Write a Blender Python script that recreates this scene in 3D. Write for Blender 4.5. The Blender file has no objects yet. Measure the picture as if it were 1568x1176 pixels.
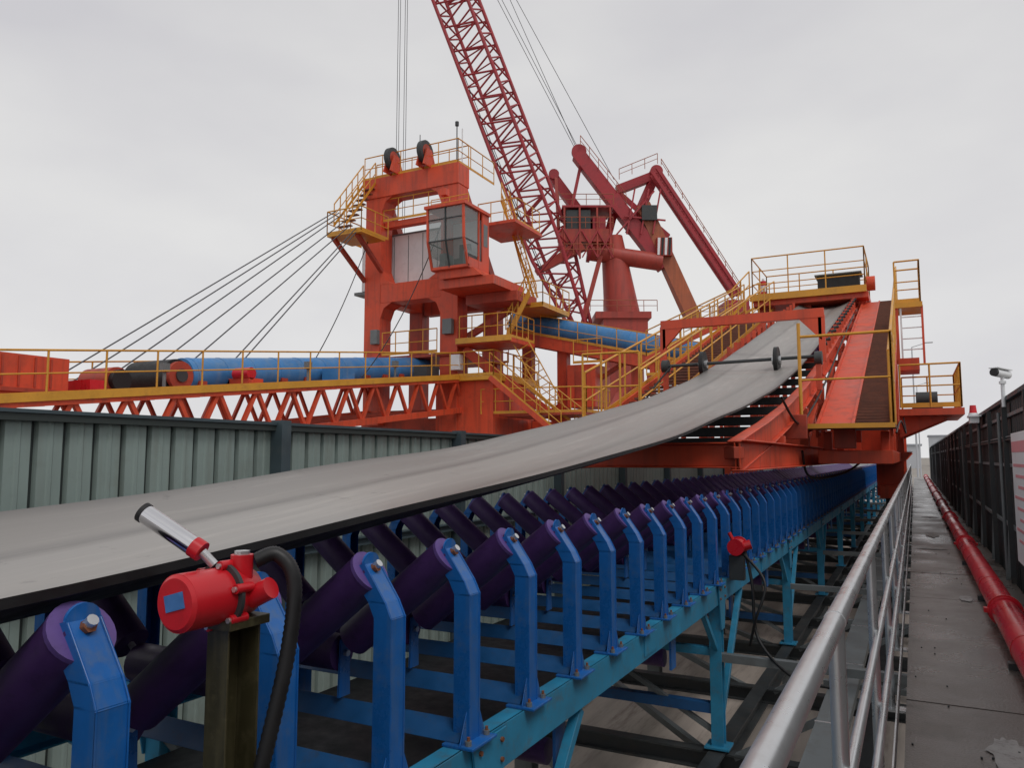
import bpy, math, random
from mathutils import Vector, Matrix
random.seed(7)
S=bpy.context.scene
# ------------------------------------------------------------ materials
def s2l(c):
    return tuple((x/255/12.92 if x/255<=0.04045 else ((x/255+0.055)/1.055)**2.4) for x in c)+(1,)
def mat(name,rgb,rough=.5,var=.25,scale=3.0,metal=0.0,dirt=None,dirt_amt=.35,bump=.0,bscale=60,stretch=(1,1,1),spec=.5,rvar=.15,streak=0):
    m=bpy.data.materials.new(name);m.use_nodes=True
    nt=m.node_tree;N=nt.nodes;L=nt.links
    b=N['Principled BSDF']
    tc=N.new('ShaderNodeTexCoord');mp=N.new('ShaderNodeMapping');mp.inputs['Scale'].default_value=stretch
    L.new(tc.outputs['Object'],mp.inputs['Vector'])
    n=N.new('ShaderNodeTexNoise');n.inputs['Scale'].default_value=scale;n.inputs['Detail'].default_value=7;n.inputs['Roughness'].default_value=.65
    L.new(mp.outputs[0],n.inputs['Vector'])
    base=s2l(rgb)
    r=N.new('ShaderNodeValToRGB')
    r.color_ramp.elements[0].position=.3;r.color_ramp.elements[1].position=.7
    r.color_ramp.elements[0].color=tuple(c*(1-var) for c in base[:3])+(1,)
    r.color_ramp.elements[1].color=tuple(min(1,c*(1+var*.6)) for c in base[:3])+(1,)
    L.new(n.outputs['Fac'],r.inputs['Fac'])
    col=r.outputs['Color']
    if dirt:
        n2=N.new('ShaderNodeTexNoise');n2.inputs['Scale'].default_value=scale*2.3;n2.inputs['Detail'].default_value=10;n2.inputs['Roughness'].default_value=.75
        L.new(mp.outputs[0],n2.inputs['Vector'])
        r2=N.new('ShaderNodeValToRGB');r2.color_ramp.elements[0].position=.52;r2.color_ramp.elements[1].position=.72
        r2.color_ramp.elements[0].color=(0,0,0,1);r2.color_ramp.elements[1].color=(dirt_amt,)*3+(1,)
        L.new(n2.outputs['Fac'],r2.inputs['Fac'])
        mx=N.new('ShaderNodeMixRGB');mx.inputs['Color2'].default_value=s2l(dirt)
        L.new(r2.outputs['Color'],mx.inputs['Fac']);L.new(col,mx.inputs['Color1']);col=mx.outputs['Color']
    if streak and dirt:
        mp2=N.new('ShaderNodeMapping');mp2.inputs['Scale'].default_value=(streak,streak,streak*.07);L.new(tc.outputs['Object'],mp2.inputs['Vector'])
        n4=N.new('ShaderNodeTexNoise');n4.inputs['Scale'].default_value=1;n4.inputs['Detail'].default_value=6;L.new(mp2.outputs[0],n4.inputs['Vector'])
        r4=N.new('ShaderNodeValToRGB');r4.color_ramp.elements[0].position=.5;r4.color_ramp.elements[1].position=.75
        r4.color_ramp.elements[0].color=(0,0,0,1);r4.color_ramp.elements[1].color=(.5,.5,.5,1);L.new(n4.outputs['Fac'],r4.inputs['Fac'])
        mx=N.new('ShaderNodeMixRGB');mx.inputs['Color2'].default_value=s2l(dirt)
        L.new(r4.outputs['Color'],mx.inputs['Fac']);L.new(col,mx.inputs['Color1']);col=mx.outputs['Color']
    L.new(col,b.inputs['Base Color'])
    mr=N.new('ShaderNodeMapRange');mr.inputs['From Min'].default_value=.3;mr.inputs['From Max'].default_value=.7;mr.inputs['To Min'].default_value=max(.05,rough-rvar);mr.inputs['To Max'].default_value=min(1,rough+rvar)
    L.new(n.outputs['Fac'],mr.inputs['Value']);L.new(mr.outputs[0],b.inputs['Roughness'])
    b.inputs['Metallic'].default_value=metal
    b.inputs['Specular IOR Level'].default_value=spec
    if bump>0:
        n3=N.new('ShaderNodeTexNoise');n3.inputs['Scale'].default_value=bscale;n3.inputs['Detail'].default_value=5
        L.new(mp.outputs[0],n3.inputs['Vector'])
        bp=N.new('ShaderNodeBump');bp.inputs['Strength'].default_value=bump;bp.inputs['Distance'].default_value=.01
        L.new(n3.outputs['Fac'],bp.inputs['Height']);L.new(bp.outputs[0],b.inputs['Normal'])
    return m
M={}
M['orange']=mat('orange_paint',(212,78,46),.5,.2,.8,dirt=(112,58,44),dirt_amt=.4,streak=5)
M['orangeD']=mat('orange_paint_weathered',(178,68,46),.55,.3,.6,dirt=(76,44,36),dirt_amt=.6,streak=4)
M['yellow']=mat('yellow_paint',(212,152,50),.45,.15,1.5,dirt=(140,90,50),dirt_amt=.45)
M['red']=mat('red_paint',(200,26,38),.34,.14,2,dirt=(120,24,28),dirt_amt=.45)
M['redP']=mat('red_pipe_paint',(206,30,50),.3,.14,1.2,dirt=(130,54,54),dirt_amt=.55)
M['craneR']=mat('crane_red_hazed',(164,46,54),.55,.2,.5,dirt=(92,48,48),dirt_amt=.5)  # distance haze is mixed into the three crane colours
M['craneO']=mat('crane_vermilion_hazed',(172,64,52),.55,.25,.35,dirt=(92,52,46),dirt_amt=.5,streak=3)
M['craneB']=mat('crane_rust_orange_hazed',(168,92,62),.6,.25,.35,dirt=(96,60,46),dirt_amt=.4,streak=3)
M['blue']=mat('blue_paint',(24,100,176),.36,.2,5,dirt=(96,112,126),dirt_amt=.4,streak=25)
M['blueD']=mat('blue_paint_shade',(30,86,140),.45,.25,5,dirt=(70,72,76),dirt_amt=.55)
M['sky_blue']=mat('light_blue_paint',(48,140,180),.45,.22,4,dirt=(92,100,102),dirt_amt=.7)
M['purple']=mat('purple_roller_rubber',(72,44,100),.48,.25,6,dirt=(40,28,54),dirt_amt=.6)
M['purpleD']=mat('purple_roller_lit_end',(98,74,140),.5,.2,6,dirt=(60,46,84),dirt_amt=.5)  # lighter copy of the roller purple paints the lit ends
M['tube']=mat('blue_cover_sheet',(62,126,184),.42,.22,.9,dirt=(120,140,156),dirt_amt=.5,streak=3)
M['black']=mat('black_rubber',(26,26,28),.55,.3,8)
M['dark']=mat('dark_steel',(56,60,62),.55,.3,2,dirt=(82,70,60),dirt_amt=.5)
M['grey']=mat('grey_steel',(112,118,120),.5,.25,2,dirt=(84,74,66),dirt_amt=.5)
M['galv']=mat('galvanised_steel',(204,206,208),.3,.07,5,metal=.7,dirt=(160,155,150),dirt_amt=.3,rvar=.08)
M['chrome']=mat('chrome',(215,215,218),.12,.05,6,metal=1,rvar=.04)
M['white']=mat('white_paint',(226,228,230),.45,.06,1.5,dirt=(170,170,166),dirt_amt=.3)
M['rust']=mat('rusty_bolt',(128,78,52),.7,.4,40)
M['olive']=mat('olive_steel',(62,58,38),.42,.3,9,dirt=(100,94,70),dirt_amt=.5,streak=30)
M['brown']=mat('brown_grating',(118,74,58),.65,.35,5,dirt=(66,46,40),dirt_amt=.6)
M['concrete']=mat('walkway_concrete',(97,89,84),.32,.35,.7,dirt=(62,56,52),dirt_amt=.8,bump=.35,bscale=70,rvar=.24)
M['patch']=mat('pale_patch',(160,158,156),.7,.3,6,dirt=(97,89,84),dirt_amt=.9)  # pale blotches on the walkway slabs
M['label']=mat('blue_label',(70,120,180),.4,.2,30)
M['signp']=mat('sign_print_red',(214,140,146),.5,.2,9)
M['rope']=mat('wire_rope',(74,74,78),.5,.1,5)
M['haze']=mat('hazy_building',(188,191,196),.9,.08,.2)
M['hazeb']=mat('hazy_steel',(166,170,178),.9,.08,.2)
M['clad']=mat('greygreen_cladding',(134,149,144),.42,.12,.6,dirt=(110,112,102),dirt_amt=.4,streak=5)
M['cladD']=mat('groove_shade_and_trim',(46,54,52),.6,.2,2)  # dark tone paints shade into wall grooves; also the strip under the cap
M['cladB']=mat('backlit_cladding',(50,53,54),.5,.25,1,dirt=(76,72,66),dirt_amt=.4,stretch=(1,1,.3))  # panel darkness from backlighting is put into this base colour
M['capd']=mat('slate_steel_capping',(62,76,82),.5,.2,2,dirt=(96,98,94),dirt_amt=.3)
def glassmat():
    m=bpy.data.materials.new('cab_glass');m.use_nodes=True
    b=m.node_tree.nodes['Principled BSDF'];b.inputs['Base Color'].default_value=s2l((120,138,136));b.inputs['Roughness'].default_value=.06
    b.inputs['Alpha'].default_value=.5;b.inputs['Specular IOR Level'].default_value=1.0;b.inputs['IOR'].default_value=1.8
    return m
M['glass']=glassmat()
def beltmat():
    m=mat('belt_rubber',(138,134,130),.4,.12,1.1,dirt=(176,171,165),dirt_amt=.5,stretch=(2.4,.14,1),bump=.08,bscale=18,rvar=.09)
    nt=m.node_tree;N=nt.nodes;L=nt.links;b=N['Principled BSDF']
    tc=[n for n in N if n.type=='TEX_COORD'][0]
    sx=N.new('ShaderNodeSeparateXYZ');L.new(tc.outputs['Object'],sx.inputs[0])
    nz=N.new('ShaderNodeTexNoise');nz.inputs['Scale'].default_value=.5;L.new(tc.outputs['Object'],nz.inputs['Vector'])
    ad=N.new('ShaderNodeMath');ad.operation='MULTIPLY_ADD';ad.inputs[1].default_value=.08
    L.new(nz.outputs['Fac'],ad.inputs[0]);L.new(sx.outputs['X'],ad.inputs[2])
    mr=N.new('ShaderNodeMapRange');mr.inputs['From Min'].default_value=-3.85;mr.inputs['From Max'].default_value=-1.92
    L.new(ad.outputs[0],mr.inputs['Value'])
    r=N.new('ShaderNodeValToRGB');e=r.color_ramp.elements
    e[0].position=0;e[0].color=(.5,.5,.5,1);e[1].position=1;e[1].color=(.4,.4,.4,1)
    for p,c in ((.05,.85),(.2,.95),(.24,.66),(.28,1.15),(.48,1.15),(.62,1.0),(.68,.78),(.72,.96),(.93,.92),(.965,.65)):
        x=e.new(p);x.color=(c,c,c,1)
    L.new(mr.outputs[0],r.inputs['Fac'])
    # scattered water spots / smears across the belt
    n5=N.new('ShaderNodeTexNoise');n5.inputs['Scale'].default_value=5.5;n5.inputs['Detail'].default_value=9;n5.inputs['Roughness'].default_value=.7;L.new(tc.outputs['Object'],n5.inputs['Vector'])
    r5=N.new('ShaderNodeValToRGB');r5.color_ramp.elements[0].position=.62;r5.color_ramp.elements[1].position=.7;r5.color_ramp.elements[0].color=(1,1,1,1);r5.color_ramp.elements[1].color=(.7,.7,.7,1);L.new(n5.outputs['Fac'],r5.inputs['Fac'])
    m5=N.new('ShaderNodeMixRGB');m5.blend_type='MULTIPLY';m5.inputs['Fac'].default_value=1;L.new(r.outputs['Color'],m5.inputs['Color1']);L.new(r5.outputs['Color'],m5.inputs['Color2'])
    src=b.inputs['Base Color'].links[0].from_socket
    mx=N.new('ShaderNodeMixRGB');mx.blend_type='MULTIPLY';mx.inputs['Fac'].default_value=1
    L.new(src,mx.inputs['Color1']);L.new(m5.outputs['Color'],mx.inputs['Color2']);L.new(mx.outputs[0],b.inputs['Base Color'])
    return m
M['belt']=beltmat()
M['ground']=mat('ground_concrete',(150,143,135),.85,.3,.12,dirt=(100,92,84),dirt_amt=.7,bump=.3,bscale=8)
M['mud']=mat('tyre_marked_concrete',(190,178,168),.8,.4,.5,dirt=(112,94,86),dirt_amt=.9,stretch=(3,.35,1))
# ------------------------------------------------------------ mesh builder
class MB:
    def __init__(s): s.v=[];s.f=[];s.m=[];s.s=[]
    def add(s,vs,fs,m,smooth=False):
        o=len(s.v);s.v+=[tuple(v) for v in vs]
        for f in fs: s.f.append([i+o for i in f]);s.m.append(m);s.s.append(smooth)
    def box(s,x0,x1,y0,y1,z0,z1,m):
        vs=[(x,y,z) for x in (x0,x1) for y in (y0,y1) for z in (z0,z1)]
        s.add(vs,[(0,1,3,2),(4,6,7,5),(0,4,5,1),(2,3,7,6),(0,2,6,4),(1,5,7,3)],m)
    def prism(s,poly,vec,m):
        n=len(poly);vec=Vector(vec)
        vs=[Vector(p) for p in poly]+[Vector(p)+vec for p in poly]
        fs=[tuple(range(n)),tuple(range(2*n-1,n-1,-1))]+[(i,(i+1)%n,(i+1)%n+n,i+n) for i in range(n)]
        s.add(vs,fs,m)
    def frame(s,a,b,up):
        a=Vector(a);b=Vector(b);d=(b-a).normalized();up=Vector(up)
        if abs(d.dot(up))>.97: up=Vector((0,1,0)) if abs(d.y)<.9 else Vector((1,0,0))
        x=d.cross(up).normalized();y=x.cross(d).normalized();return a,b,d,x,y
    def beam(s,a,b,w,h,m,up=(0,0,1),w2=None,h2=None):
        a,b,d,x,y=s.frame(a,b,up);w2=w if w2 is None else w2;h2=h if h2 is None else h2
        vs=[a+x*i*w/2+y*j*h/2 for i,j in ((-1,-1),(1,-1),(1,1),(-1,1))]+[b+x*i*w2/2+y*j*h2/2 for i,j in ((-1,-1),(1,-1),(1,1),(-1,1))]
        s.add(vs,[(3,2,1,0),(4,5,6,7),(0,1,5,4),(1,2,6,5),(2,3,7,6),(3,0,4,7)],m)
    def ibeam(s,a,b,w,h,m,t=.02,up=(0,0,1)):
        A,B,d,x,y=s.frame(a,b,up)
        s.beam(A+y*(h/2-t/2),B+y*(h/2-t/2),w,t,m,up);s.beam(A-y*(h/2-t/2),B-y*(h/2-t/2),w,t,m,up)
        s.beam(A,B,t,h-2*t,m,up)
    def cyl(s,a,b,r,m,n=12,r2=None,caps=True,cm=None):
        a,b,d,x,y=s.frame(a,b,(0,0,1));r2=r if r2 is None else r2
        vs=[a+(x*math.cos(t)+y*math.sin(t))*r for t in [2*math.pi*i/n for i in range(n)]]+[b+(x*math.cos(t)+y*math.sin(t))*r2 for t in [2*math.pi*i/n for i in range(n)]]
        s.add(vs,[(i,(i+1)%n,(i+1)%n+n,i+n) for i in range(n)],m,True)
        if caps:
            s.add(vs[:n],[tuple(range(n-1,-1,-1))],cm or m);s.add(vs[n:],[tuple(range(n))],cm or m)
    def path(s,pts,r,m,n=8,rf=None):
        pts=[Vector(p) for p in pts];rings=[];px=None
        for i,p in enumerate(pts):
            d=(pts[min(i+1,len(pts)-1)]-pts[max(i-1,0)]).normalized()
            if px is None:
                u=Vector((0,0,1)) if abs(d.z)<.9 else Vector((1,0,0));px=d.cross(u).normalized()
            px=(px-d*px.dot(d)).normalized();py=d.cross(px)
            rr=r*(rf(i) if rf else 1)
            rings.append([p+(px*math.cos(2*math.pi*k/n)+py*math.sin(2*math.pi*k/n))*rr for k in range(n)])
        vs=[v for q in rings for v in q];fs=[]
        for i in range(len(pts)-1):
            for k in range(n): fs.append((i*n+k,i*n+(k+1)%n,(i+1)*n+(k+1)%n,(i+1)*n+k))
        s.add(vs,fs,m,True)
    def build(s,name,parent=None,bevel=0,loc=None,rotz=0):
        me=bpy.data.meshes.new(name);me.from_pydata(s.v,[],s.f)
        used=[];
        for k in s.m:
            if k not in used: used.append(k)
        for k in used: me.materials.append(M[k])
        ix={k:i for i,k in enumerate(used)}
        me.polygons.foreach_set('material_index',[ix[k] for k in s.m])
        me.polygons.foreach_set('use_smooth',s.s)
        me.update()
        o=bpy.data.objects.new(name,me);S.collection.objects.link(o)
        if parent: o.parent=parent
        if loc: o.location=loc
        o.rotation_euler[2]=rotz
        if bevel:
            b=o.modifiers.new('bevel','BEVEL');b.width=bevel;b.segments=2;b.limit_method='ANGLE';b.angle_limit=math.radians(50)
        return o
def empty(name,loc=(0,0,0),rotz=0):
    e=bpy.data.objects.new(name,None);e.location=loc;e.rotation_euler[2]=rotz;S.collection.objects.link(e);return e
def V(*a): return Vector(a)
def lerp(a,b,t): return Vector(a)*(1-t)+Vector(b)*t
def rail(mb,pts,h=1.1,sp=1.3,m='yellow',r=.022,mids=(.5,),toe=True):
    for a,b in zip(pts[:-1],pts[1:]):
        a=Vector(a);b=Vector(b);L=(b-a).length;n=max(1,round(L/sp))
        for i in range(n+1):
            p=lerp(a,b,i/n);mb.cyl(p,p+V(0,0,h),r*.9,m,6)
        mb.cyl(a+V(0,0,h),b+V(0,0,h),r,m,6)
        for k in mids: mb.cyl(a+V(0,0,h*k),b+V(0,0,h*k),r*.75,m,6)
        if toe: mb.beam(a+V(0,0,.06),b+V(0,0,.06),.012,.12,m)
def truss(mb,a0,b0,a1,b1,n,w,m,wc=None):
    wc=wc or w*1.6
    mb.beam(a0,b0,wc,wc,m);mb.beam(a1,b1,wc,wc,m)
    for i in range(n):
        t0=i/n;t1=(i+1)/n;tm=(t0+t1)/2
        mb.beam(lerp(a1,b1,t0),lerp(a0,b0,tm),w,w,m);mb.beam(lerp(a0,b0,tm),lerp(a1,b1,t1),w,w,m)
def ladder(mb,a,b,w,m,side=(1,0,0),step=.3,r=.02):
    a=Vector(a);b=Vector(b);sd=Vector(side)*w/2;n=int((b-a).length/step)
    mb.beam(a-sd,b-sd,.05,.05,m);mb.beam(a+sd,b+sd,.05,.05,m)
    for i in range(1,n):
        p=lerp(a,b,i/n);mb.cyl(p-sd,p+sd,r,m,5)
def catenary(a,b,sag,n=14):
    return [lerp(a,b,i/n)-V(0,0,sag*4*(i/n)*(1-i/n)) for i in range(n+1)]

# ------------------------------------------------------------ ground
GZ=-3.9
g=MB();g.add([(-2500,-400,GZ),(2500,-400,GZ),(2500,4000,GZ),(-2500,4000,GZ)],[(0,1,2,3)],'ground');g.build('ground')
g=MB();g.add([(-6.6,-4,GZ+.004),(.4,-4,GZ+.004),(.4,60,GZ+.004),(-6.6,60,GZ+.004)],[(0,1,2,3)],'mud');g.build('service_road')
# ------------------------------------------------------------ walkway
w=MB()
for i in range(34):
    y0=-2.5+i*2.0;w.box(-.11,1.0,y0+.006,y0+1.994,-1.62,-1.5+(.003 if i%3==1 else 0),'concrete')
w.box(-.10,.99,-2.5,65.5,-1.64,-1.53,'dark')
w.ibeam((-.02,-2.5,-1.8),(-.02,65,-1.8),.12,.3,'grey');w.ibeam((.9,-2.5,-1.8),(.9,65,-1.8),.12,.3,'grey')
for i in range(16):
    y=1.2+i*4.3
    w.ibeam((.0,y,GZ),(.0,y,-1.96),.2,.2,'grey',up=(0,1,0));w.ibeam((.95,y,GZ),(.95,y,-1.96),.2,.2,'grey',up=(0,1,0))
def blob(mb,x,y,z,rx,ry,m,n=26):
    pts=[]
    for i in range(n):
        t=2*math.pi*i/n;k=.7+.45*random.random();pts.append((x+math.cos(t)*rx*k,y+math.sin(t)*ry*k,z))
    mb.add(pts,[tuple(range(n))],m)
for x,y,rx,ry in ((.36,4.75,.1,.28),(.42,9.6,.07,.2),(.2,14.5,.22,.12),(.25,17,.12,.5),(.3,22,.2,.2)): blob(w,x,y,-1.4925,rx,ry,'patch')
for i in range(26):
    x=random.uniform(-.08,.5);y=random.uniform(3,14);w.box(x,x+.010,y,y+.012,-1.5,-1.49,'dark')
w.build('concrete_walkway')
# ------------------------------------------------------------ handrail
h=MB();RX=-.2
h.cyl((RX,-1.5,-.42),(RX,48,-.42),.026,'galv',20)
h.cyl((RX+.02,-1.5,-.8),(RX+.02,48,-.8),.017,'galv',12)
h.cyl((RX+.03,-1.5,-1.12),(RX+.03,48,-1.12),.017,'galv',12)
for i in range(28):
    y=.45+i*1.75
    h.cyl((RX,y,-1.62),(RX,y,-.43),.021,'galv',14);h.box(RX-.05,RX+.09,y-.05,y+.05,-1.63,-1.615,'galv')
    h.cyl((RX,y-.03,-.42),(RX,y+.03,-.42),.0275,'galv',16)
h.beam((RX+.05,-1.5,-1.46),(RX+.05,48,-1.46),.008,.1,'galv')
h.build('steel_handrail')
# ------------------------------------------------------------ fire pipe
p=MB();px,pz,pr=.655,-1.36,.112
p.cyl((px,-2,pz),(px,62,pz),pr,'redP',28)
for i in range(11):
    y=2.2+i*6
    p.cyl((px,y-.07,pz),(px,y+.07,pz),pr+.015,'redP',24);p.cyl((px,y-.012,pz),(px,y+.012,pz),pr+.028,'red',24)
    for k in (-1,1): p.box(px+k*.135-.03,px+k*.135+.03,y-.04,y+.04,pz-.02,pz+.02,'red')
for i in range(22):
    y=.6+i*3;p.box(px-.13,px+.13,y-.04,y+.04,-1.497,-1.45,'dark');p.cyl((px,y-.02,pz),(px,y+.02,pz),pr+.004,'red',24)
p.build('red_fire_pipe')
# ------------------------------------------------------------ left wall
def corr(mb,x,y0,y1,z0,z1,per,dep,m,md,gap=.06,sgn=1):
    y=y0
    while y<y1-1e-3:
        a=y;b=min(y+per-gap-.03,y1)
        mid=(a+b)/2;q=.012*sgn
        mb.add([(x,a,z0),(x,mid-.03,z0),(x,mid-.03,z1),(x,a,z1)],[(0,1,2,3)],m)
        mb.add([(x,mid-.03,z0),(x+q,mid-.015,z0),(x+q,mid-.015,z1),(x,mid-.03,z1)],[(0,1,2,3)],m)
        mb.add([(x+q,mid-.015,z0),(x+q,mid+.015,z0),(x+q,mid+.015,z1),(x+q,mid-.015,z1)],[(0,1,2,3)],m)
        mb.add([(x+q,mid+.015,z0),(x,mid+.03,z0),(x,mid+.03,z1),(x+q,mid+.015,z1)],[(0,1,2,3)],m)
        mb.add([(x,mid+.03,z0),(x,b,z0),(x,b,z1),(x,mid+.03,z1)],[(0,1,2,3)],m)
        c=b+.015;d=b+.015+gap;e=y+per
        X=x-sgn*dep
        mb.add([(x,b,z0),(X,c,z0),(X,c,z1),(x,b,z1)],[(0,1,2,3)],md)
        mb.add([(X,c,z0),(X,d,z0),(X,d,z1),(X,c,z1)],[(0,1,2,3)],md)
        mb.add([(X,d,z0),(x,e,z0),(x,e,z1),(X,d,z1)],[(0,1,2,3)],m)
        y+=per
lw=MB();LX=-7.2
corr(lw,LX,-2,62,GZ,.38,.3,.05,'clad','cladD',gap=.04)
for i in range(16):
    y=-1.5+i*4.3+ (0.1)
    lw.box(LX+.015,LX+.2,y,y+.16,GZ,.46,'capd')
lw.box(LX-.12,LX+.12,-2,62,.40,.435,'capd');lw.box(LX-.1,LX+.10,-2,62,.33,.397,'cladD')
lw.ibeam((LX+.08,-2,-1.2),(LX+.08,62,-1.2),.12,.12,'capd')
lw.build('corrugated_steel_wall',bevel=0)
# ------------------------------------------------------------ right wall
rw=MB();WX=1.06
corr(rw,WX,-2,60,-1.62,.68,.2,.03,'cladB','cladB',gap=.07,sgn=-1)
rw.box(WX-.06,WX+.08,-2,60,.68,.73,'capd')
for z in (-.85,-.1,.5): rw.box(WX-.045,WX-.014,-2,60,z-.02,z+.02,'grey')
for i in range(30):
    y=.5+i*2.1;rw.box(WX-.1,WX-.047,y,y+.06,-1.5,.66,'dark');rw.beam((WX-.12,y+.035,-1.46),(WX-.05,y+.035,-.3),.03,.03,'grey')
    if i%4==1: rw.cyl((WX-.11,y+.3,-1.5),(WX-.11,y+.3,.55),.02,'grey',8)
rw.cyl((WX-.07,-2,.2),(WX-.07,60,.2),.014,'black',8);rw.cyl((WX-.065,-2,.24),(WX-.065,60,.24),.01,'grey',8)
rw.build('dark_steel_fence')
sg=MB();sg.box(WX-.135,WX-.12,8.3,9.8,-1.09,.25,'white');sg.box(WX-.139,WX-.136,8.35,9.75,.05,.16,'signp')
for k in range(8): sg.box(WX-.139,WX-.136,8.5,9.68-.16*(k%3),-.1-k*.11,-.07-k*.11,'signp')
for y in(8.6,9.6): sg.box(WX-.12,WX-.1,y,y+.04,-1.09,.25,'dark')
sg.build('notice_sign')
c=MB();c.cyl((.98,10.9,.6),(.98,10.9,.9),.022,'white',12);c.box(.945,1.015,10.865,10.935,.88,.91,'white')
c.cyl((.90,10.78,1.01),(1.05,11.0,.99),.048,'white',16,cm='black');c.beam((.885,10.76,1.065),(1.05,11.0,1.045),.115,.01,'white');c.cyl((.88,10.75,1.012),(.902,10.782,1.01),.047,'black',14)
c.cyl((.98,10.9,.91),(.98,10.9,.98),.02,'white',10);c.build('security_camera',bevel=0)
b=MB();b.box(.84,.97,14.72,15.1,.56,.66,'white');b.box(.82,1.0,14.68,15.15,.66,.69,'white');b.cyl((.90,14.9,.69),(.90,14.9,.73),.07,'white',14);b.cyl((.90,14.9,.73),(.90,14.9,.86),.058,'red',14,r2=.045);b.cyl((.97,15.0,-.1),(.97,15.0,.57),.02,'grey',8);b.build('warning_beacon')

# ------------------------------------------------------------ belt conveyor
conv=empty('belt_conveyor')
CX=-2.92;HW=1.12;XN=CX+HW;XF=CX-HW;ZS=-1.27
st=MB()
for X,sg_ in ((XN,1),(XF,-1)):
    st.beam((X,-1,ZS-.1),(X,58,ZS-.1),.012,.2,'sky_blue')
    st.beam((X-sg_*.045,-1,ZS-.006),(X-sg_*.045,58,ZS-.006),.10,.012,'sky_blue')
    st.beam((X-sg_*.045,-1,ZS-.194),(X-sg_*.045,58,ZS-.194),.10,.012,'sky_blue')
for i in range(13):
    y=-1.6+4.8*i
    for X,sg_ in ((XN,1),(XF,-1)):
        st.ibeam((X-sg_*.05,y,-2.85),(X-sg_*.05,y,ZS-.2),.12,.12,'sky_blue',t=.012,up=(0,1,0))
        st.box(X-sg_*.05-.12,X-sg_*.05+.12,y-.12,y+.12,-2.87,-2.85,'sky_blue')
        st.beam((X-sg_*.05,y-.55,ZS-.2),(X-sg_*.05,y,-1.95),.05,.05,'sky_blue');
        st.prism([(X+sg_*.012,y-.16,ZS-.01),(X+sg_*.012,y+.16,ZS-.01),(X+sg_*.012,y+.07,ZS-.45),(X+sg_*.012,y-.07,ZS-.45)],(.01*sg_,0,0),'sky_blue')
        for kk in (-1,1):
            for zz in (.05,.14): st.cyl((X+sg_*.022,y+kk*.1,ZS-zz),(X+sg_*.034,y+kk*.1,ZS-zz),.012,'rust',6)
        st.box(min(X+sg_*.007,X+sg_*.015),max(X+sg_*.007,X+sg_*.015),y+2.3,y+2.6,ZS-.17,ZS-.03,'sky_blue')
    st.beam((XN-.05,y,-2.5),(XF+.05,y,-2.5),.1,.1,'blueD');st.beam((XN-.05,y,-1.95),(XF+.05,y,-1.95),.08,.08,'sky_blue')
    st.beam((XN-.05,y,-2.75),(XF+.05,y,-1.6),.05,.05,'grey')
    st.beam((-.1,y,-2.0),(XN-.11,y,-2.0),.08,.08,'grey');
    st.beam((XN-.05,y,-2.75),(XN-.05,y+1.2,-1.5),.06,.06,'sky_blue')
st.build('stringers_and_legs',conv,bevel=.002)
bf=MB()
for X in (XN-.05,XF+.05,-.55): bf.ibeam((X,-2,-3.0),(X,58,-3.0),.16,.22,'dark')
for i in range(24):
    y=-1.6+2.4*i;bf.ibeam((-.0,y,-3.0),(-6.4,y,-3.0),.14,.18,'dark')
    if i%2==0:
        for X in (XN-.05,XF+.05,-6.3): bf.ibeam((X,y,GZ),(X,y,-3.11),.2,.2,'grey',up=(0,1,0))
    bf.beam((-1.9,y,-3.0),(-4.0,y+2.4,-3.0),.07,.07,'grey')
    bf.beam((-.1,y,-2.0),(-1.7,y+.0,-2.95),.06,.06,'grey')
bf.build('base_frame',conv)
def bracket(mb,s):
    o=HW*s
    wy=.045
    path=[(o,ZS+.0),(o+.0*s,-.62),(o-.03*s,-.56),(o-.13*s,-.42)]
    for (x0,z0),(x1,z1) in zip(path[:-1],path[1:]):
        web=[(x0,-wy,z0),(x0,wy,z0),(x1,wy,z1),(x1,-wy,z1)]
        mb.prism([(a+CX,b,c) for a,b,c in web],(-.008*s,0,0),'blue')
        for k in (-1,1):
            y0=k*wy-(.004 if k>0 else -.004)
            fl=[(x0,y0,z0),(x1,y0,z1),(x1-.075*s,y0,z1-.02 if z1>-.5 else z1),(x0-.075*s,y0,z0)]
            mb.prism([(a+CX,b,c) for a,b,c in fl],(0,.008*k,0),'blue')
    top=[]
    for i in range(13):
        t=math.pi*i/12;top.append((CX+o-.13*s,math.cos(t)*wy,-.42+math.sin(t)*.04))
    mb.prism(top,(-.012*s,0,0),'blue')
    mb.box(CX+o-.1,CX+o+.06,-.11,.11,ZS+.001,ZS+.014,'blue')
    for k in (-1,1):
        mb.prism([(CX+o-.003*s,k*wy,ZS+.014),(CX+o-.003*s,k*.105,ZS+.014),(CX+o-.003*s,k*wy,ZS+.15)],(-.008*s,0,0),'blue')
        mb.cyl((CX+o+.02*s,k*.08,ZS+.014),(CX+o+.02*s,k*.08,ZS+.034),.016,'grey',6)
        mb.cyl((CX+o+.02*s,k*.08,ZS+.034),(CX+o+.02*s,k*.08,ZS+.05),.008,'rust',6)
idl=MB()
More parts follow.
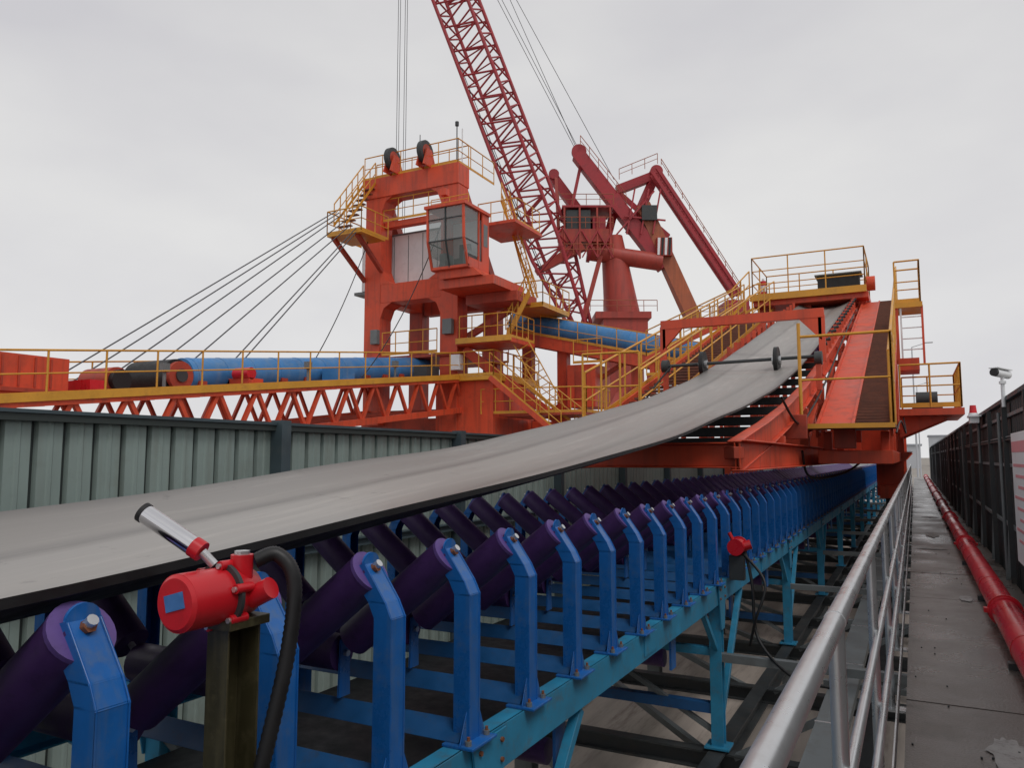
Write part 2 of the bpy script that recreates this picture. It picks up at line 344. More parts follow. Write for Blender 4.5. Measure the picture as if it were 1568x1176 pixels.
for s in (1,-1):
    bracket(idl,s)
    a=V(CX+(HW-.115)*s,0,-.435);bb=V(CX+.42*s,0,-.90)
    d=(bb-a).normalized()
    idl.cyl(a-d*.03,bb+d*.03,.016,'galv',10)
    idl.cyl(a+d*.03,bb-d*.02,.088,'purple',24,cm='purple')
    idl.cyl(a+d*.024,a+d*.04,.0905,'purpleD',24,cm='purpleD');idl.cyl(a+d*.016,a+d*.03,.05,'purple',20)
    q=V(CX+(HW-.122)*s,0,-.44);idl.cyl(q+V(.0,0,0),q+V(.022*s,0,.009),.02,'rust',6)
    ip=V(CX+.38*s,0,-.96)
    idl.prism([(ip.x,-.04,ZS+.1),(ip.x,.04,ZS+.1),(ip.x,.03,ip.z+.06),(ip.x,-.03,ip.z+.06)],(-.01*s,0,0),'blue')
idl.cyl((CX-.36,.0,-.965),(CX+.36,.0,-.965),.088,'purple',24);idl.cyl((CX-.4,0,-.965),(CX+.4,0,-.965),.016,'galv',8)
pr_=[(CX-HW+.03,-.085,ZS+.016),(CX-HW+.03,0,ZS+.09),(CX-HW+.03,.085,ZS+.016),(CX-HW+.03,.075,ZS+.012),(CX-HW+.03,0,ZS+.078),(CX-HW+.03,-.075,ZS+.012)]
idl.prism(pr_,(2*HW-.06,0,0),'blueD')
i0=idl.build('idler_set_1',conv,bevel=.003);i0.location.y=.09
for k in range(1,92):
    o=i0.copy();o.name='idler_set_%d'%(k+1);o.location.y=.09+.6*k+random.uniform(-.008,.008);o.rotation_euler[2]=random.uniform(-.006,.006)
    o.location.y-=CX*math.sin(o.rotation_euler[2]);S.collection.objects.link(o);o.parent=conv
rr=MB()
for i in range(20):
    y=1.9+2.4*i
    rr.cyl((XN-.2,y,-1.74),(XF+.2,y,-1.74),.075,'purple',20)
    for X in (XN-.13,XF+.13): rr.box(X-.01,X+.01,y-.07,y+.07,-1.82,ZS-.21,'blue')
rr.build('return_idlers',conv,bevel=0)
rb=MB();rb.box(CX-.85,CX+.85,-2,57,-1.66,-1.645,'black');rb.build('return_belt',conv)
tr=MB();tr.box(-.80,-.56,-2,50,-2.2,-2.12,'grey')
for i in range(25): tr.box(-.806,-.554,-1.2+i*2,-1.17+i*2,-2.205,-2.114,'galv')
for i in range(16): tr.box(-.9,-.1,-1.2+i*3.2,-1.12+i*3.2,-2.26,-2.206,'grey')
tr.build('cable_tray')

# belt
EZ=[(-4,-.42),(-1.5,-.40),(0,-.375),(1.1,-.335),(2.9,-.204),(4.2,-.086),(6.3,.11),(8.8,.44),(12.5,1.02),(16.2,1.79),(21.9,3.25),(31.5,5.85),(35,6.8)]
def zb(y):
    for i in range(len(EZ)-1):
        if y<=EZ[i+1][0] or i==len(EZ)-2:
            y0,z0=EZ[i];y1,z1=EZ[i+1]
            ym,zm=EZ[max(i-1,0)];yp,zp=EZ[min(i+2,len(EZ)-1)]
            m0=(z1-zm)/(y1-ym);m1=(zp-z0)/(yp-y0);hh=y1-y0;t=(y-y0)/hh
            return (2*t**3-3*t*t+1)*z0+(t**3-2*t*t+t)*hh*m0+(-2*t**3+3*t*t)*z1+(t**3-t*t)*hh*m1
def belt_pt(y,u):
    sag=.13*(1-min(max((y-2)/9,0),1))+.05+.2*min(max((y-17)/10,0),1)
    prof=(1-abs(u)**2.4)
    return (CX+u*.955,y,zb(y)-sag*prof+.006*math.sin(y*2.1+u*2)*abs(u)**3)
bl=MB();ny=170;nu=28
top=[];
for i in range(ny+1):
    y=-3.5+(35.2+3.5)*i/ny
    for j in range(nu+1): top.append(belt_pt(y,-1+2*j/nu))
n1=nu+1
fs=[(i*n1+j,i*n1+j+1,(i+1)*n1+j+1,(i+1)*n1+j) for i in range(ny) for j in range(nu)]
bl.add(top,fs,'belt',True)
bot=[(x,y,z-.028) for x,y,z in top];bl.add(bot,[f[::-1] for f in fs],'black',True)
for j in (0,nu):
    e=[];
    for i in range(ny+1): e+=[top[i*n1+j],bot[i*n1+j]]
    bl.add(e,[(2*i,2*i+1,2*i+3,2*i+2) for i in range(ny)],'black')
bl.build('conveyor_belt')
# ------------------------------------------------------------ belt misalignment switch
sw=empty('belt_misalignment_switch')
m=MB();cx,cz=-1.67,-.37
m.cyl((cx,1.37,cz),(cx,1.50,cz),.074,'red',40,cm='red');m.cyl((cx,1.362,cz),(cx,1.371,cz),.064,'red',40,r2=.074)
m.cyl((cx,1.50,cz),(cx,1.512,cz),.088,'dark',40);m.cyl((cx,1.512,cz),(cx,1.60,cz),.082,'red',40,r2=.062)
for k in range(6):
    t=k*math.pi/3+.3;m.cyl((cx+math.cos(t)*.083,1.485,cz+math.sin(t)*.083),(cx+math.cos(t)*.083,1.54,cz+math.sin(t)*.083),.013,'red',10);m.cyl((cx+math.cos(t)*.083,1.478,cz+math.sin(t)*.083),(cx+math.cos(t)*.083,1.486,cz+math.sin(t)*.083),.008,'galv',6)
m.cyl((cx+.03,1.55,cz+.04),(cx+.03,1.55,cz+.105),.03,'red',20);m.cyl((cx+.03,1.55,cz+.105),(cx+.03,1.55,cz+.115),.022,'galv',6)
m.cyl((cx+.06,1.56,cz-.01),(cx+.12,1.57,cz+.02),.03,'red',20)
m.build('housing',sw,bevel=.004)
m=MB();m.beam((cx-.033,1.3605,cz-.004),(cx+.033,1.3605,cz+.014),.003,.042,'label',up=(0,0,1));m.build('label',sw)
m=MB();a=V(-1.69,1.50,cz+.08);b_=V(-1.715,1.48,cz+.115);e_=V(-1.87,1.42,-.155);d=(e_-b_).normalized()
m.cyl(a,b_,.013,'galv',12);m.cyl(b_,b_+d*.03,.028,'red',20);m.cyl(b_+d*.03,e_,.026,'chrome',28,cm='black');m.cyl(e_,e_+d*.012,.028,'black',24);m.build('roller_lever',sw,bevel=.001)
m=MB()
m.box(-1.70,-1.695,1.50,1.60,-1.3,-.43,'olive');m.box(-1.70,-1.62,1.60,1.606,-1.3,-.43,'olive');m.box(-1.70,-1.62,1.494,1.50,-1.3,-.43,'olive');m.box(-1.74,-1.6,1.48,1.62,-.455,-.43,'olive')
m.build('bracket',sw,bevel=.002)
def bez(ps,n):
    out=[]
    for i in range(len(ps)-1):
        p0=Vector(ps[max(i-1,0)]);p1=Vector(ps[i]);p2=Vector(ps[i+1]);p3=Vector(ps[min(i+2,len(ps)-1)])
        for k in range(n):
            t=k/n;out.append(.5*((2*p1)+(-p0+p2)*t+(2*p0-5*p1+4*p2-p3)*t*t+(-p0+3*p1-3*p2+p3)*t**3))
    out.append(Vector(ps[-1]));return out
m=MB();hp=bez([(cx+.05,1.58,cz+.085),(cx+.09,1.62,cz+.10),(cx+.135,1.64,cz+.03),(cx+.14,1.62,cz-.15),(cx+.11,1.58,cz-.4),(cx+.06,1.56,cz-.62),(cx+.03,1.58,cz-.85)],26)
m.path(hp,.02,'black',12,rf=lambda i:1.0+.13*(i%2));m.build('flexible_conduit',sw)
ps=empty('pull_cord_switch')
m=MB();q=(-1.66,8.3,-.93)
m.cyl((q[0]-.02,q[1]-.1,q[2]),(q[0]-.02,q[1]+.06,q[2]),.085,'red',20);m.cyl((q[0]+.02,q[1]-.02,q[2]),(q[0]+.12,q[1],q[2]+.03),.05,'red',16);m.cyl((q[0]-.02,q[1]+.06,q[2]),(q[0]-.02,q[1]+.08,q[2]),.1,'red',20)
m.cyl((q[0]-.06,q[1],q[2]+.06),(q[0]-.1,q[1],q[2]+.14),.02,'red',10);m.box(q[0]-.1,q[0]+.05,q[1]-.05,q[1]+.05,-1.27,-1.02,'dark');m.build('housing',ps,bevel=.004)
m=MB();m.path(bez([(q[0]+.06,q[1],q[2]-.05),(q[0]+.14,q[1]-.1,-1.3),(q[0]+.2,q[1]-.2,-1.8),(q[0]+.55,q[1]-.5,-2.05),(q[0]+.9,q[1]-.5,-2.11)],10),.016,'black',8);m.path(bez([(q[0]+.02,q[1],q[2]-.05),(q[0]+.28,q[1]-.2,-1.25),(q[0]+.2,q[1]-.3,-1.6),(q[0]+.1,q[1]-.1,-1.9)],10),.014,'black',8);m.build('cable',ps)

# ------------------------------------------------------------ tripper car
tp=empty('tripper_car')
def zr(y): return .57+(y-15)*.3072
m=MB()
ys=[9,11,13,15.5,18,21,24,27,30,33,35]
for X in (CX+1.1,CX-1.1):
    for a,b_ in zip(ys[:-1],ys[1:]):
        m.ibeam((X,a,zb(a)-.46),(X,b_,zb(b_)-.46),.16,.36,'orange')
for i in range(22):
    y=9.3+i*1.18;m.beam((CX+1.1,y,zb(y)-.5),(CX-1.1,y,zb(y)-.5),.1,.14,'dark' if i<10 else 'orangeD')
for X in (CX+1.15,CX-1.4): 
    m.ibeam((X,9,.02),(X,34.5,.02),.2,.36,'orange')
    for y in (12,15,18,21,24.7,28,31,33.5): m.beam((X,y,.2),(X,y,zb(y)-.62),.16,.16,'orange',up=(0,1,0))
    for y in (15,18,21,24.7,28): m.beam((X,y,.2),(X,y+3,zb(y+3)-.72),.11,.11,'orange')
for y in (9.1,12,15,18,21): m.ibeam((CX+1.15,y,.02),(CX-1.4,y,.02),.16,.3,'orange' if y<10 else 'dark')
m.beam((CX+1.15,9.0,.05),(CX-1.4,11.5,.05),.14,.14,'orangeD')
for y in (24.7,33.5):
    m.box(-5.1,-.25,y-.3,y+.3,.14,.78,'orange')
    for x0 in (-5.05,-.98):
        m.box(x0,x0+.7,y-.28,y+.28,-1.1,.14,'orange');m.prism([(x0-.02,y-.31,-.1),(x0+.72,y-.31,-.1),(x0+.72+.2,y-.31,.138),(x0-.22,y-.31,.138)],(0,.62,0),'orange')
for x in (-.63,-4.7):
    m.box(x-.25,x+.25,23.4,34.6,-1.12,-.78,'orange')
    for y in (23.9,25.4,32.8,34.2): m.cyl((x-.12,y,-1.2),(x+.12,y,-1.2),.25,'dark',20)
m.box(-.75,-.5,22,36,-1.5,-1.42,'dark')
m.box(-1.55,-.33,15,34,-.12,.12,'orange')
for y in (15.3,18,21,24,27,30): m.beam((-.45,y,.1),(-.45,y,zr(y)-.2),.14,.14,'orange',up=(0,1,0));m.beam((-1.4,y,.1),(-1.4,y,zr(y)-.2),.14,.14,'orange',up=(0,1,0))
for y in (15.3,18,21,24,27): m.beam((-.45,y,.1),(-.45,y+3,zr(y+3)-.3),.09,.09,'orange')
m.box(-5.6,-1.3,32.2,35.8,6.15,6.4,'orange')
for X in (-5.4,-1.55,-3.6):
    m.beam((X,33,.2),(X,33,6.2),.3,.3,'orange',up=(0,1,0));m.beam((X,35.4,.2),(X,35.4,6.2),.26,.26,'orange',up=(0,1,0))
    m.beam((X,33,3.5),(X,35.4,6),.16,.16,'orange');m.beam((X,33,3.4),(X,35.4,.6),.16,.16,'orangeD')
for z in (2,3.6,5): m.box(-5.5,-1.45,32.9,33.1,z,z+.25,'orange')
m.prism([(-5.6,33.5,5.9),(-7.4,33.5,5.2),(-7.4,33.5,3.9),(-6.2,33.5,3.9),(-5.0,33.5,4.6)],(0,2,0),'orangeD')
for x,y,z in ((-1.9,13.6,.3),(-1.25,14.9,.15),(-1.3,17.5,.3)): m.box(x,x+.35,y-.15,y,z,z+.4,'orangeD')
m.build('frame',tp,bevel=.012)
m=MB()
m.path(bez([(-1.75,12.2,.9),(-1.68,13.5,.55),(-1.62,15,.9),(-1.6,18,1.75),(-1.6,22,3.0),(-1.6,28,4.8)],10),.02,'black',7)
m.path(bez([(-1.7,14,.1),(-1.65,14.6,-.35),(-1.2,16,-.3),(-.9,18,.0)],8),.022,'black',7)
m.path(bez([(-.2,22,1.0),(-.15,20,.55),(-.22,18,.75),(-.28,16,.45)],8),.018,'black',7)
m.path(bez([(-4.6,16.4,2.0),(-4.9,15.8,1.4),(-5.0,15,.8),(-4.6,13,.3)],8),.02,'black',7)
m.build('power_cables',tp)
m=MB()
for x in (-1.55,-.95,-.33):
    m.beam((x,15,zr(15)-.1),(x,33,zr(33)-.1),.05,.24,'orange')
m.prism([(-1.53,15,zr(15)-.02),(-.98,15,zr(15)-.02),(-.98,33,zr(33)-.02),(-1.53,33,zr(33)-.02)],(0,0,-.02),'orange')
for i in range(84):
    y=15.1+i*.213;m.box(-.93,-.35,y,y+.15,zr(y)-.03,zr(y)+.02,'brown')
m.prism([(-.92,15,zr(15)-.09),(-.36,15,zr(15)-.09),(-.36,33,zr(33)-.09),(-.92,33,zr(33)-.09)],(0,0,-.01),'dark')
m.box(-1.7,-.25,13.9,15,.49,.55,'brown');m.box(-1.7,-.25,13.86,13.895,.48,.56,'yellow')
for i in range(9): m.beam((-1.65,15+i*2,zr(15+i*2)-.1),(-2.0,15+i*2,zb(15+i*2)-.4),.08,.08,'orangeD')
m.build('access_stair',tp)
m=MB()
for i in range(45):
    y=15+i*.4;m.box(-5.95,-5.0,y,y+.28,zr(y)-.05,zr(y),'brown')
for x in (-6.05,-4.9): m.beam((x,15,zr(15)-.1),(x,33,zr(33)-.1),.05,.25,'orange')
for i in range(6):
    for x in (-6.0,-4.95): m.beam((x,15.5+i*3,.1),(x,15.5+i*3,zr(15.5+i*3)-.2),.1,.1,'orange',up=(0,1,0))
m.build('far_stair',tp)
m=MB()
rail(m,[(-.33,15,zr(15)),(-.33,33,zr(33))],1.3,1.2,r=.028)
rail(m,[(-1.68,13.9,.56),(-.27,13.9,.56),(-.27,15,.56)],1.5,1.5,r=.026,toe=False)
m.cyl((-1.68,13.9,.56),(-1.68,13.9,2.3),.03,'yellow',8)
rail(m,[(-4.88,15,zr(15)),(-4.88,33,zr(33))],1.2,1.3,r=.028)
rail(m,[(-6.1,15,zr(15)),(-6.1,33,zr(33))],1.2,1.3,r=.028)
rail(m,[(-6.1,14.9,.75),(-4.9,15.0,.75)],1.4,.45,r=.028)
m.box(-6.15,-4.85,14.86,15.05,.6,.75,'yellow')
m.box(-5.7,-1.35,32.0,32.1,6.35,6.62,'yellow');m.box(-5.7,-1.35,32.1,35.8,6.405,6.45,'yellow')
rail(m,[(-5.6,32.1,6.5),(-1.4,32.1,6.5),(-1.4,35.7,6.5),(-5.6,35.7,6.5),(-5.6,32.1,6.5)],1.65,1.45,r=.028,mids=(.33,.66))
rail(m,[(-.25,22,1.25),(1.1,22,1.25),(1.1,25.5,1.25),(-.25,25.5,1.25)],1.1,.75,r=.026)
rail(m,[(-.3,25,4.5),(.35,25,4.5),(.35,26.2,4.5),(-.3,26.2,4.5)],1.25,.6,r=.026)
m.build('railings',tp)
m=MB()
m.box(-.3,1.15,21.9,25.6,1.05,1.22,'orange');m.prism([(-.3,22.5,.5),(.9,22.5,1.04),(-.3,22.5,1.04)],(0,.12,0),'orange');m.prism([(-.3,25,.5),(.9,25,1.04),(-.3,25,1.04)],(0,.12,0),'orange')
m.box(-.35,.4,24.9,26.3,4.35,4.5,'yellow');m.box(-.3,.25,24.8,26.2,2.5,2.85,'orange')
ladder(m,(.1,25,2.8),(.1,25,4.4),.55,'white');m.beam((-.28,25,2.7),(-.28,25,4.4),.08,.08,'orange',up=(0,1,0));m.beam((.38,25,2.7),(.38,25,4.4),.06,.06,'orange',up=(0,1,0))
m.cyl((.1,22.8,1.5),(.6,22.8,1.5),.2,'dark',16);m.box(.0,.7,22.5,23.1,1.22,1.4,'dark')
m.build('side_platform',tp)
m=MB()
m.beam((-5.6,19,3.35),(-1.72,19,3.35),.16,.22,'orange');m.beam((-5.55,19,1.8),(-5.55,19,3.3),.14,.14,'orange',up=(0,1,0));m.beam((-1.78,19,2.2),(-1.78,19,3.3),.14,.14,'orange',up=(0,1,0))
for x,s in ((-5.55,1),(-1.78,-1)): m.prism([(x,18.93,3.24),(x+s*.5,18.93,3.24),(x,18.93,2.7)],(0,.1,0),'orange')
sz=1.98;sy=16.4
m.cyl((-4.75,sy,sz),(-1.6,sy,sz+.04),.035,'dark',12)
for x in (-3.93,-2.42): m.cyl((x-.04,sy,sz),(x+.04,sy,sz),.28,'black',24);m.cyl((x-.09,sy,sz),(x+.09,sy,sz),.09,'galv',14)
for x in (-4.75,-1.62):
    m.cyl((x-.07,sy,sz),(x+.07,sy,sz+.0),.14,'dark',14);m.beam((x,sy,zb(sy)-.5),(x,sy,sz),.1,.1,'orange',up=(0,1,0))
m.build('belt_hold_down_gantry',tp)
m=MB()
for i in range(17):
    y=19.5+i*.9;z=zb(y)
    for s in (1,-1):
        m.beam((CX+1.1*s,y,z-.3),(CX+1.1*s,y,z+.14),.09,.05,'orange',up=(0,1,0))
        m.cyl((CX+.98*s,y,z-.1),(CX+.35*s,y,z-.36),.075,'purple',12)
    m.cyl((CX+.35,y,z-.37),(CX-.35,y,z-.37),.075,'purple',12)
    m.cyl((CX+1.06,y,z+.05),(CX+1.2,y,z+.08),.045,'dark',8)
m.build('incline_idlers',tp)
m=MB()
m.box(-3.2,-1.65,33.1,34.0,6.6,7.35,'black');m.box(-3.3,-1.55,33.0,34.1,7.35,7.4,'grey');m.cyl((CX-1.2,35.2,6.4),(CX+1.2,35.2,6.4),.4,'black',24)
m.cyl((-5.2,32.3,6.5),(-5.2,32.3,7.2),.11,'red',14);m.cyl((-5.2,32.3,7.2),(-5.2,32.3,7.3),.05,'white',10);m.cyl((-5.2,32.3,6.75),(-5.2,32.3,7.0),.113,'white',14)
m.cyl((-1.5,33.8,7.0),(-1.1,33.8,7.0),.3,'orange',16)
m.build('head_drive',tp)

# ------------------------------------------------------------ stacker
sk=empty('stacker')
def zd(y): return .14+.117*y
bx0,bx1=-23.3,-18.1
m=MB()
for X in (bx0,bx1):
    truss(m,(X,2,zd(2)-.1),(X,30,zd(30)-.1),(X,2,zd(2)-1.5),(X,30,zd(30)-1.5),19,.12,'orange',.24)
for i in range(20):
    y=2+i*28/19;m.beam((bx0,y,zd(y)-.15),(bx1,y,zd(y)-.15),.14,.14,'orange');m.beam((bx0,y,zd(y)-1.5),(bx1,y,zd(y)-1.5),.12,.12,'orangeD')
    if i<19: m.beam((bx0,y,zd(y)-1.5),(bx1,y+28/19,zd(y+28/19)-1.5),.09,.09,'orangeD')
m.beam((bx1+.14,2,zd(2)),(bx1+.14,30,zd(30)),.06,.2,'yellow')
m.prism([(-19.3,2,zd(2)),(bx1,2,zd(2)),(bx1,30,zd(30)),(-19.3,30,zd(30))],(0,0,-.04),'orangeD')
m.prism([(bx0,2,zd(2)),(-22.2,2,zd(2)),(-22.2,30,zd(30)),(bx0,30,zd(30))],(0,0,-.04),'orangeD')
m.build('boom_truss',sk)
m=MB()
rail(m,[(bx1+.15,2,zd(2)),(bx1+.15,30,zd(30))],1.1,1.47,r=.03);rail(m,[(bx0,2,zd(2)),(bx0,29,zd(29))],1.1,1.47,r=.03)
m.build('boom_railings',sk)
m=MB()
m.cyl((-20.7,16.8,zd(16.8)+.48),(-20.7,30.5,zd(30.5)+.48),.58,'tube',32)
for i in range(12):
    y=17+i*1.2;m.cyl((-20.7,y,zd(y)+.48),(-20.7,y+.06,zd(y)+.487),.59,'tube',32);m.box(-20.2,-20.1,y,y+.3,zd(y)-.1,zd(y)+.3,'orangeD')
m.cyl((-19.8,15.9,zd(16)+.45),(-21.6,15.9,zd(16)+.45),.52,'black',24);m.cyl((-19.75,15.9,zd(16)+.45),(-19.6,15.9,zd(16)+.45),.44,'orangeD',24);m.cyl((-19.6,15.9,zd(16)+.45),(-19.55,15.9,zd(16)+.45),.2,'dark',24)
m.cyl((-19.6,13.8,zd(14)+.35),(-20.8,13.8,zd(14)+.35),.38,'orangeD',24);m.cyl((-19.58,13.8,zd(14)+.35),(-19.4,13.8,zd(14)+.35),.3,'black',24)
m.box(-21.8,-19.6,9.4,12.4,zd(10)+.1,zd(10)+1.25,'orange');m.box(-19.6,-19.5,9.5,12.3,zd(10)+.3,zd(10)+.4,'orangeD');m.cyl((-19.5,9.6,zd(10)+.6),(-19.2,9.6,zd(10)+.6),.4,'tube',20)
for k in range(5): m.box(-19.61,-19.57,10.3+k*.4,10.35+k*.4,zd(10)+.45,zd(10)+1.2,'orangeD')
m.box(-20.6,-19.2,18.2,18.8,zd(18),zd(18)+.35,'orange');m.cyl((-19.9,18.3,zd(18)+.5),(-19.2,18.3,zd(18)+.5),.2,'red',14);m.box(-20,-19,22.6,23.3,zd(23),zd(23)+.55,'tube')
m.box(-20.3,-19.3,12.8,13.2,zd(13),zd(13)+.4,'red');m.box(-19.4,-18.7,27.8,28.8,zd(28),zd(28)+.6,'dark')
for y in (7,14.6,20.4,25.5): m.cyl((-18.7,y,zd(y)),(-18.7,y,zd(y)+.7),.05,'grey',8);m.box(-18.8,-18.6,y-.1,y+.1,zd(y)+.55,zd(y)+.8,'grey')
m.build('boom_conveyor_cover',sk)
# pylon
m=MB()
T=13.6
def col(x,y,z0,z1,w=.95,d=.9,mm='orange'): m.box(x-w/2,x+w/2,y-d/2,y+d/2,z0,z1,mm)
col(-23.1,30,1.5,T-.9);col(-18.7,30,1.0,T-.9)
col(-23.1,33.6,1.5,8.9,.8,.7,'orangeD');col(-18.6,33.6,1,8.9,.8,.7,'orangeD')
m.box(-23.75,-18.2,29.5,30.5,T-.9,T+.1,'orange')
for x,s in ((-22.62,1),(-19.18,-1)):
    for z,k in ((T-.9,-1),(7.4,-1),(8.35,1)):
        m.prism([(x,29.56,z),(x+s*.6,29.56,z),(x+s*.2,29.56,z+k*.22),(x,29.56,z+k*.7)],(0,.88,0),'orange')
m.box(-22.62,-19.18,29.56,30.44,7.42,8.33,'orange')
m.box(-22.6,-19.1,33.3,33.9,7.42,8.3,'orangeD')
for x in (-23.1,-18.65): m.box(x-.4,x+.4,30.45,33.3,7.6,8.3,'orange');m.beam((x,30.4,12.9),(x,33.4,8.9),.45,.45,'orangeD')
m.box(-22.6,-19.2,29.8,30.2,11.2,11.5,'orange');
m.box(-23.6,-18.1,29.4,34,4.6,4.75,'orangeD')
m.box(-19.4,-16.4,29.6,33.4,.6,3.4,'orange');m.box(-19.2,-16.2,29.3,34,3.4,3.6,'yellow')
m.box(-24,-16.41,30,34,.2,1.8,'orangeD')
m.cyl((-20.5,32,-3.9),(-20.5,32,.19),2.4,'orangeD',32)
m.box(-18.1,-15.3,29.2,31.6,5.0,5.2,'orange');m.beam((-18.1,30,4.9),(-13.5,31.6,1.2),.45,.45,'orange')
m.beam((-18.3,30.6,5.6),(-15.6,31.4,7.3),.3,.3,'orangeD')
col(-14.9,34,-3,6,.5,.5);col(-11.2,34,-3,4.9,.45,.45);col(-16.8,34,-3,6.2,.5,.5,'orangeD')
m.box(-16.8,-9.0,33.6,34.3,1.3,1.7,'orange');m.beam((-16.8,33.9,1.5),(-11.2,33.9,4.7),.2,.2,'orangeD')
m.box(-14.3,-12.9,33,35,2.3,4.3,'orange');m.box(-13.9,-13.3,32.96,32.995,2.6,4.0,'orangeD')
m.box(-23.0,-22.6,29.3,29.54,5.4,6.1,'grey');m.box(-18.9,-18.4,29.3,29.54,5.6,6.3,'grey');m.box(-18.4,-17.9,29.2,29.55,3.9,4.6,'white')
m.build('pylon',sk,bevel=.03)
m=MB();m.box(-24.6,-19.25,30.6,32.8,8.4,11.0,'white');m.box(-24.7,-19.2,30.55,32.9,11.0,11.08,'grey');m.box(-25.0,-23.7,30.5,33,8.2,8.35,'grey')
for k in range(6): m.box(-24.3+k*.85,-24.27+k*.85,30.585,30.599,8.45,10.95,'grey')
m.build('electrical_house',sk,bevel=.0)
m=MB()
rail(m,[(-23.7,29.55,T+.1),(-18.25,29.55,T+.1),(-18.25,33,T+.1)],1.15,1.0,r=.028);rail(m,[(-23.7,30.5,T+.1),(-18.25,30.5,T+.1)],1.15,1.2,r=.028)
rail(m,[(-22.6,29.7,11.5),(-19.1,29.7,11.5)],1.1,1.0,r=.028)
m.box(-23.8,-21.8,27.0,28.8,10.2,10.3,'yellow');rail(m,[(-23.8,29.5,10.3),(-23.8,27.0,10.3),(-21.8,27.0,10.3),(-21.8,29,10.3)],1.1,.8,r=.03)
rail(m,[(-23.75,27.4,10.8),(-23.75,29.5,T-.2)],1.1,.7,r=.03);rail(m,[(-23.0,27.4,10.8),(-23.0,29.5,T-.2)],1.1,.7,r=.03)
m.beam((-23.6,27.2,10.2),(-23.6,29.6,8.6),.18,.18,'orangeD');m.beam((-22.2,27.2,10.2),(-22.6,29.6,9.0),.18,.18,'orangeD')
for i in range(9): m.box(-23.7,-23.0,27.4+i*.24,27.62+i*.24,10.5+i*.33,10.55+i*.33,'brown')
rail(m,[(-18.0,31,10.95),(-15.9,31,10.95),(-15.9,33.4,10.95)],1.1,.8,r=.028);m.box(-18.1,-15.8,30.6,33.5,10.8,10.94,'orange')
ladder(m,(-17.6,33,13.2),(-16.0,33,7.6),.6,'yellow',side=(.75,-.2,.2))
rail(m,[(-17.6,32.6,12.6),(-15.7,32.6,7.2)],1.0,.8,r=.028,mids=(.5,))
m.box(-16.6,-14.6,31,34,6.8,6.9,'yellow');rail(m,[(-16.6,31,6.9),(-14.6,31,6.9),(-14.6,34,6.9)],1.1,.7,r=.03)
rail(m,[(-17.9,29.2,5.2),(-15.3,29.2,5.2),(-15.3,31.5,5.2)],1.1,.65,r=.03);m.box(-18.05,-15.25,29.1,29.19,5.05,5.3,'yellow')
rail(m,[(-15.9,30,5.4),(-14.8,30,7.3)],1.0,.5,r=.03);m.beam((-15.9,30,5.3),(-14.8,30,7.2),.06,.2,'yellow')
rail(m,[(-16.4,29.3,3.6),(-13.2,29.8,.9)],1.0,.7,r=.03);m.beam((-16.4,29.3,3.5),(-13.2,29.8,.8),.06,.22,'orange')
rail(m,[(-15.8,30.4,3.6),(-12.4,30.8,.9)],1.0,.7,r=.03)
rail(m,[(-19.2,29.3,3.6),(-16.2,29.3,3.6),(-16.2,33.9,3.6)],1.1,.7,r=.03)
rail(m,[(-17,29.6,1.9),(-12.2,30.2,1.9),(-12.2,33,1.9)],1.1,.7,r=.03);m.box(-16.3,-12.2,30,33,1.8,1.9,'orangeD')
rail(m,[(-13.8,32.6,4.3),(-12.4,32.6,4.3)],1.1,.7,r=.03)
ladder(m,(-15.2,29.9,5.1),(-13.6,30.4,2),.7,'yellow',side=(.9,0,.4))
rail(m,[(-20.5,34.5,4.8),(-18.2,34.5,4.8)],1.1,.7,r=.03);rail(m,[(-22.3,29.35,4.8),(-19.2,29.35,4.8)],1.1,.8,r=.03)
m.build('platform_railings',sk)
m=MB()
for x in (-21.9,-20.0):
    m.cyl((x-.12,29.4,T+.85),(x+.12,29.4,T+.85),.55,'dark',24);m.cyl((x-.14,29.4,T+.85),(x+.14,29.4,T+.85),.2,'orangeD',16)
    m.cyl((x-.125,29.4,T+.85),(x+.125,29.4,T+.85),.36,'orangeD',24)
    m.prism([(x-.2,29.4-.5,T+.1),(x-.2,29.4+.6,T+.1),(x-.2,29.4+.2,T+.95),(x-.2,29.4-.2,T+.95)],(.06,0,0),'orange');m.prism([(x+.2,29.4-.5,T+.1),(x+.2,29.4+.6,T+.1),(x+.2,29.4+.2,T+.95),(x+.2,29.4-.2,T+.95)],(.06,0,0),'orange')
m.cyl((-18.6,30,T+.1),(-18.6,30,T+2.1),.03,'grey',8);m.cyl((-18.6,30,T+2.1),(-18.6,30,T+2.3),.09,'dark',10);m.cyl((-18.3,30,T+.1),(-18.3,30,T+1.9),.03,'white',8);m.cyl((-21.4,31,T),(-21.4,31,T+2.6),.025,'grey',6)
m.build('sheaves',sk)
m=MB()
for (tx,ty,tz),(ex,ey,ez) in [((-23.4,27.1,11.4),(-23,13.3,1.8)),((-23.0,27.1,11.2),(-22,14.6,2.0)),((-22.6,27,10.9),(-21.9,15.8,2.2)),((-22.4,27,10.6),(-21.4,16.8,2.4)),((-22.1,27,10.4),(-21.0,18.5,2.7)),((-22.1,27,10.2),(-21.0,19.0,2.8)),((-23.2,27.1,11.3),(-22.6,13.9,1.9))]:
    m.cyl((tx,ty,tz),(ex,ey,ez),.024,'rope',6)
m.path(catenary(V(-22.6,28.5,10.2),V(-21.2,22.8,3.0),.5),.022,'black',6);m.path(catenary(V(-18.7,29.4,11.6),V(-19.6,24.5,3.2),.8),.022,'black',6)
m.build('stay_ropes',sk)
cab=MB()
x0,x1,y0,y1,z0,z1=-18.42,-16.5,27.3,29.4,8.2,10.75
cab.box(x0-.08,x1+.08,y0-.15,y1,z1,z1+.14,'orange')
cab.box(x0,x1,y0+.35,y1,z0-.1,z0,'orange')
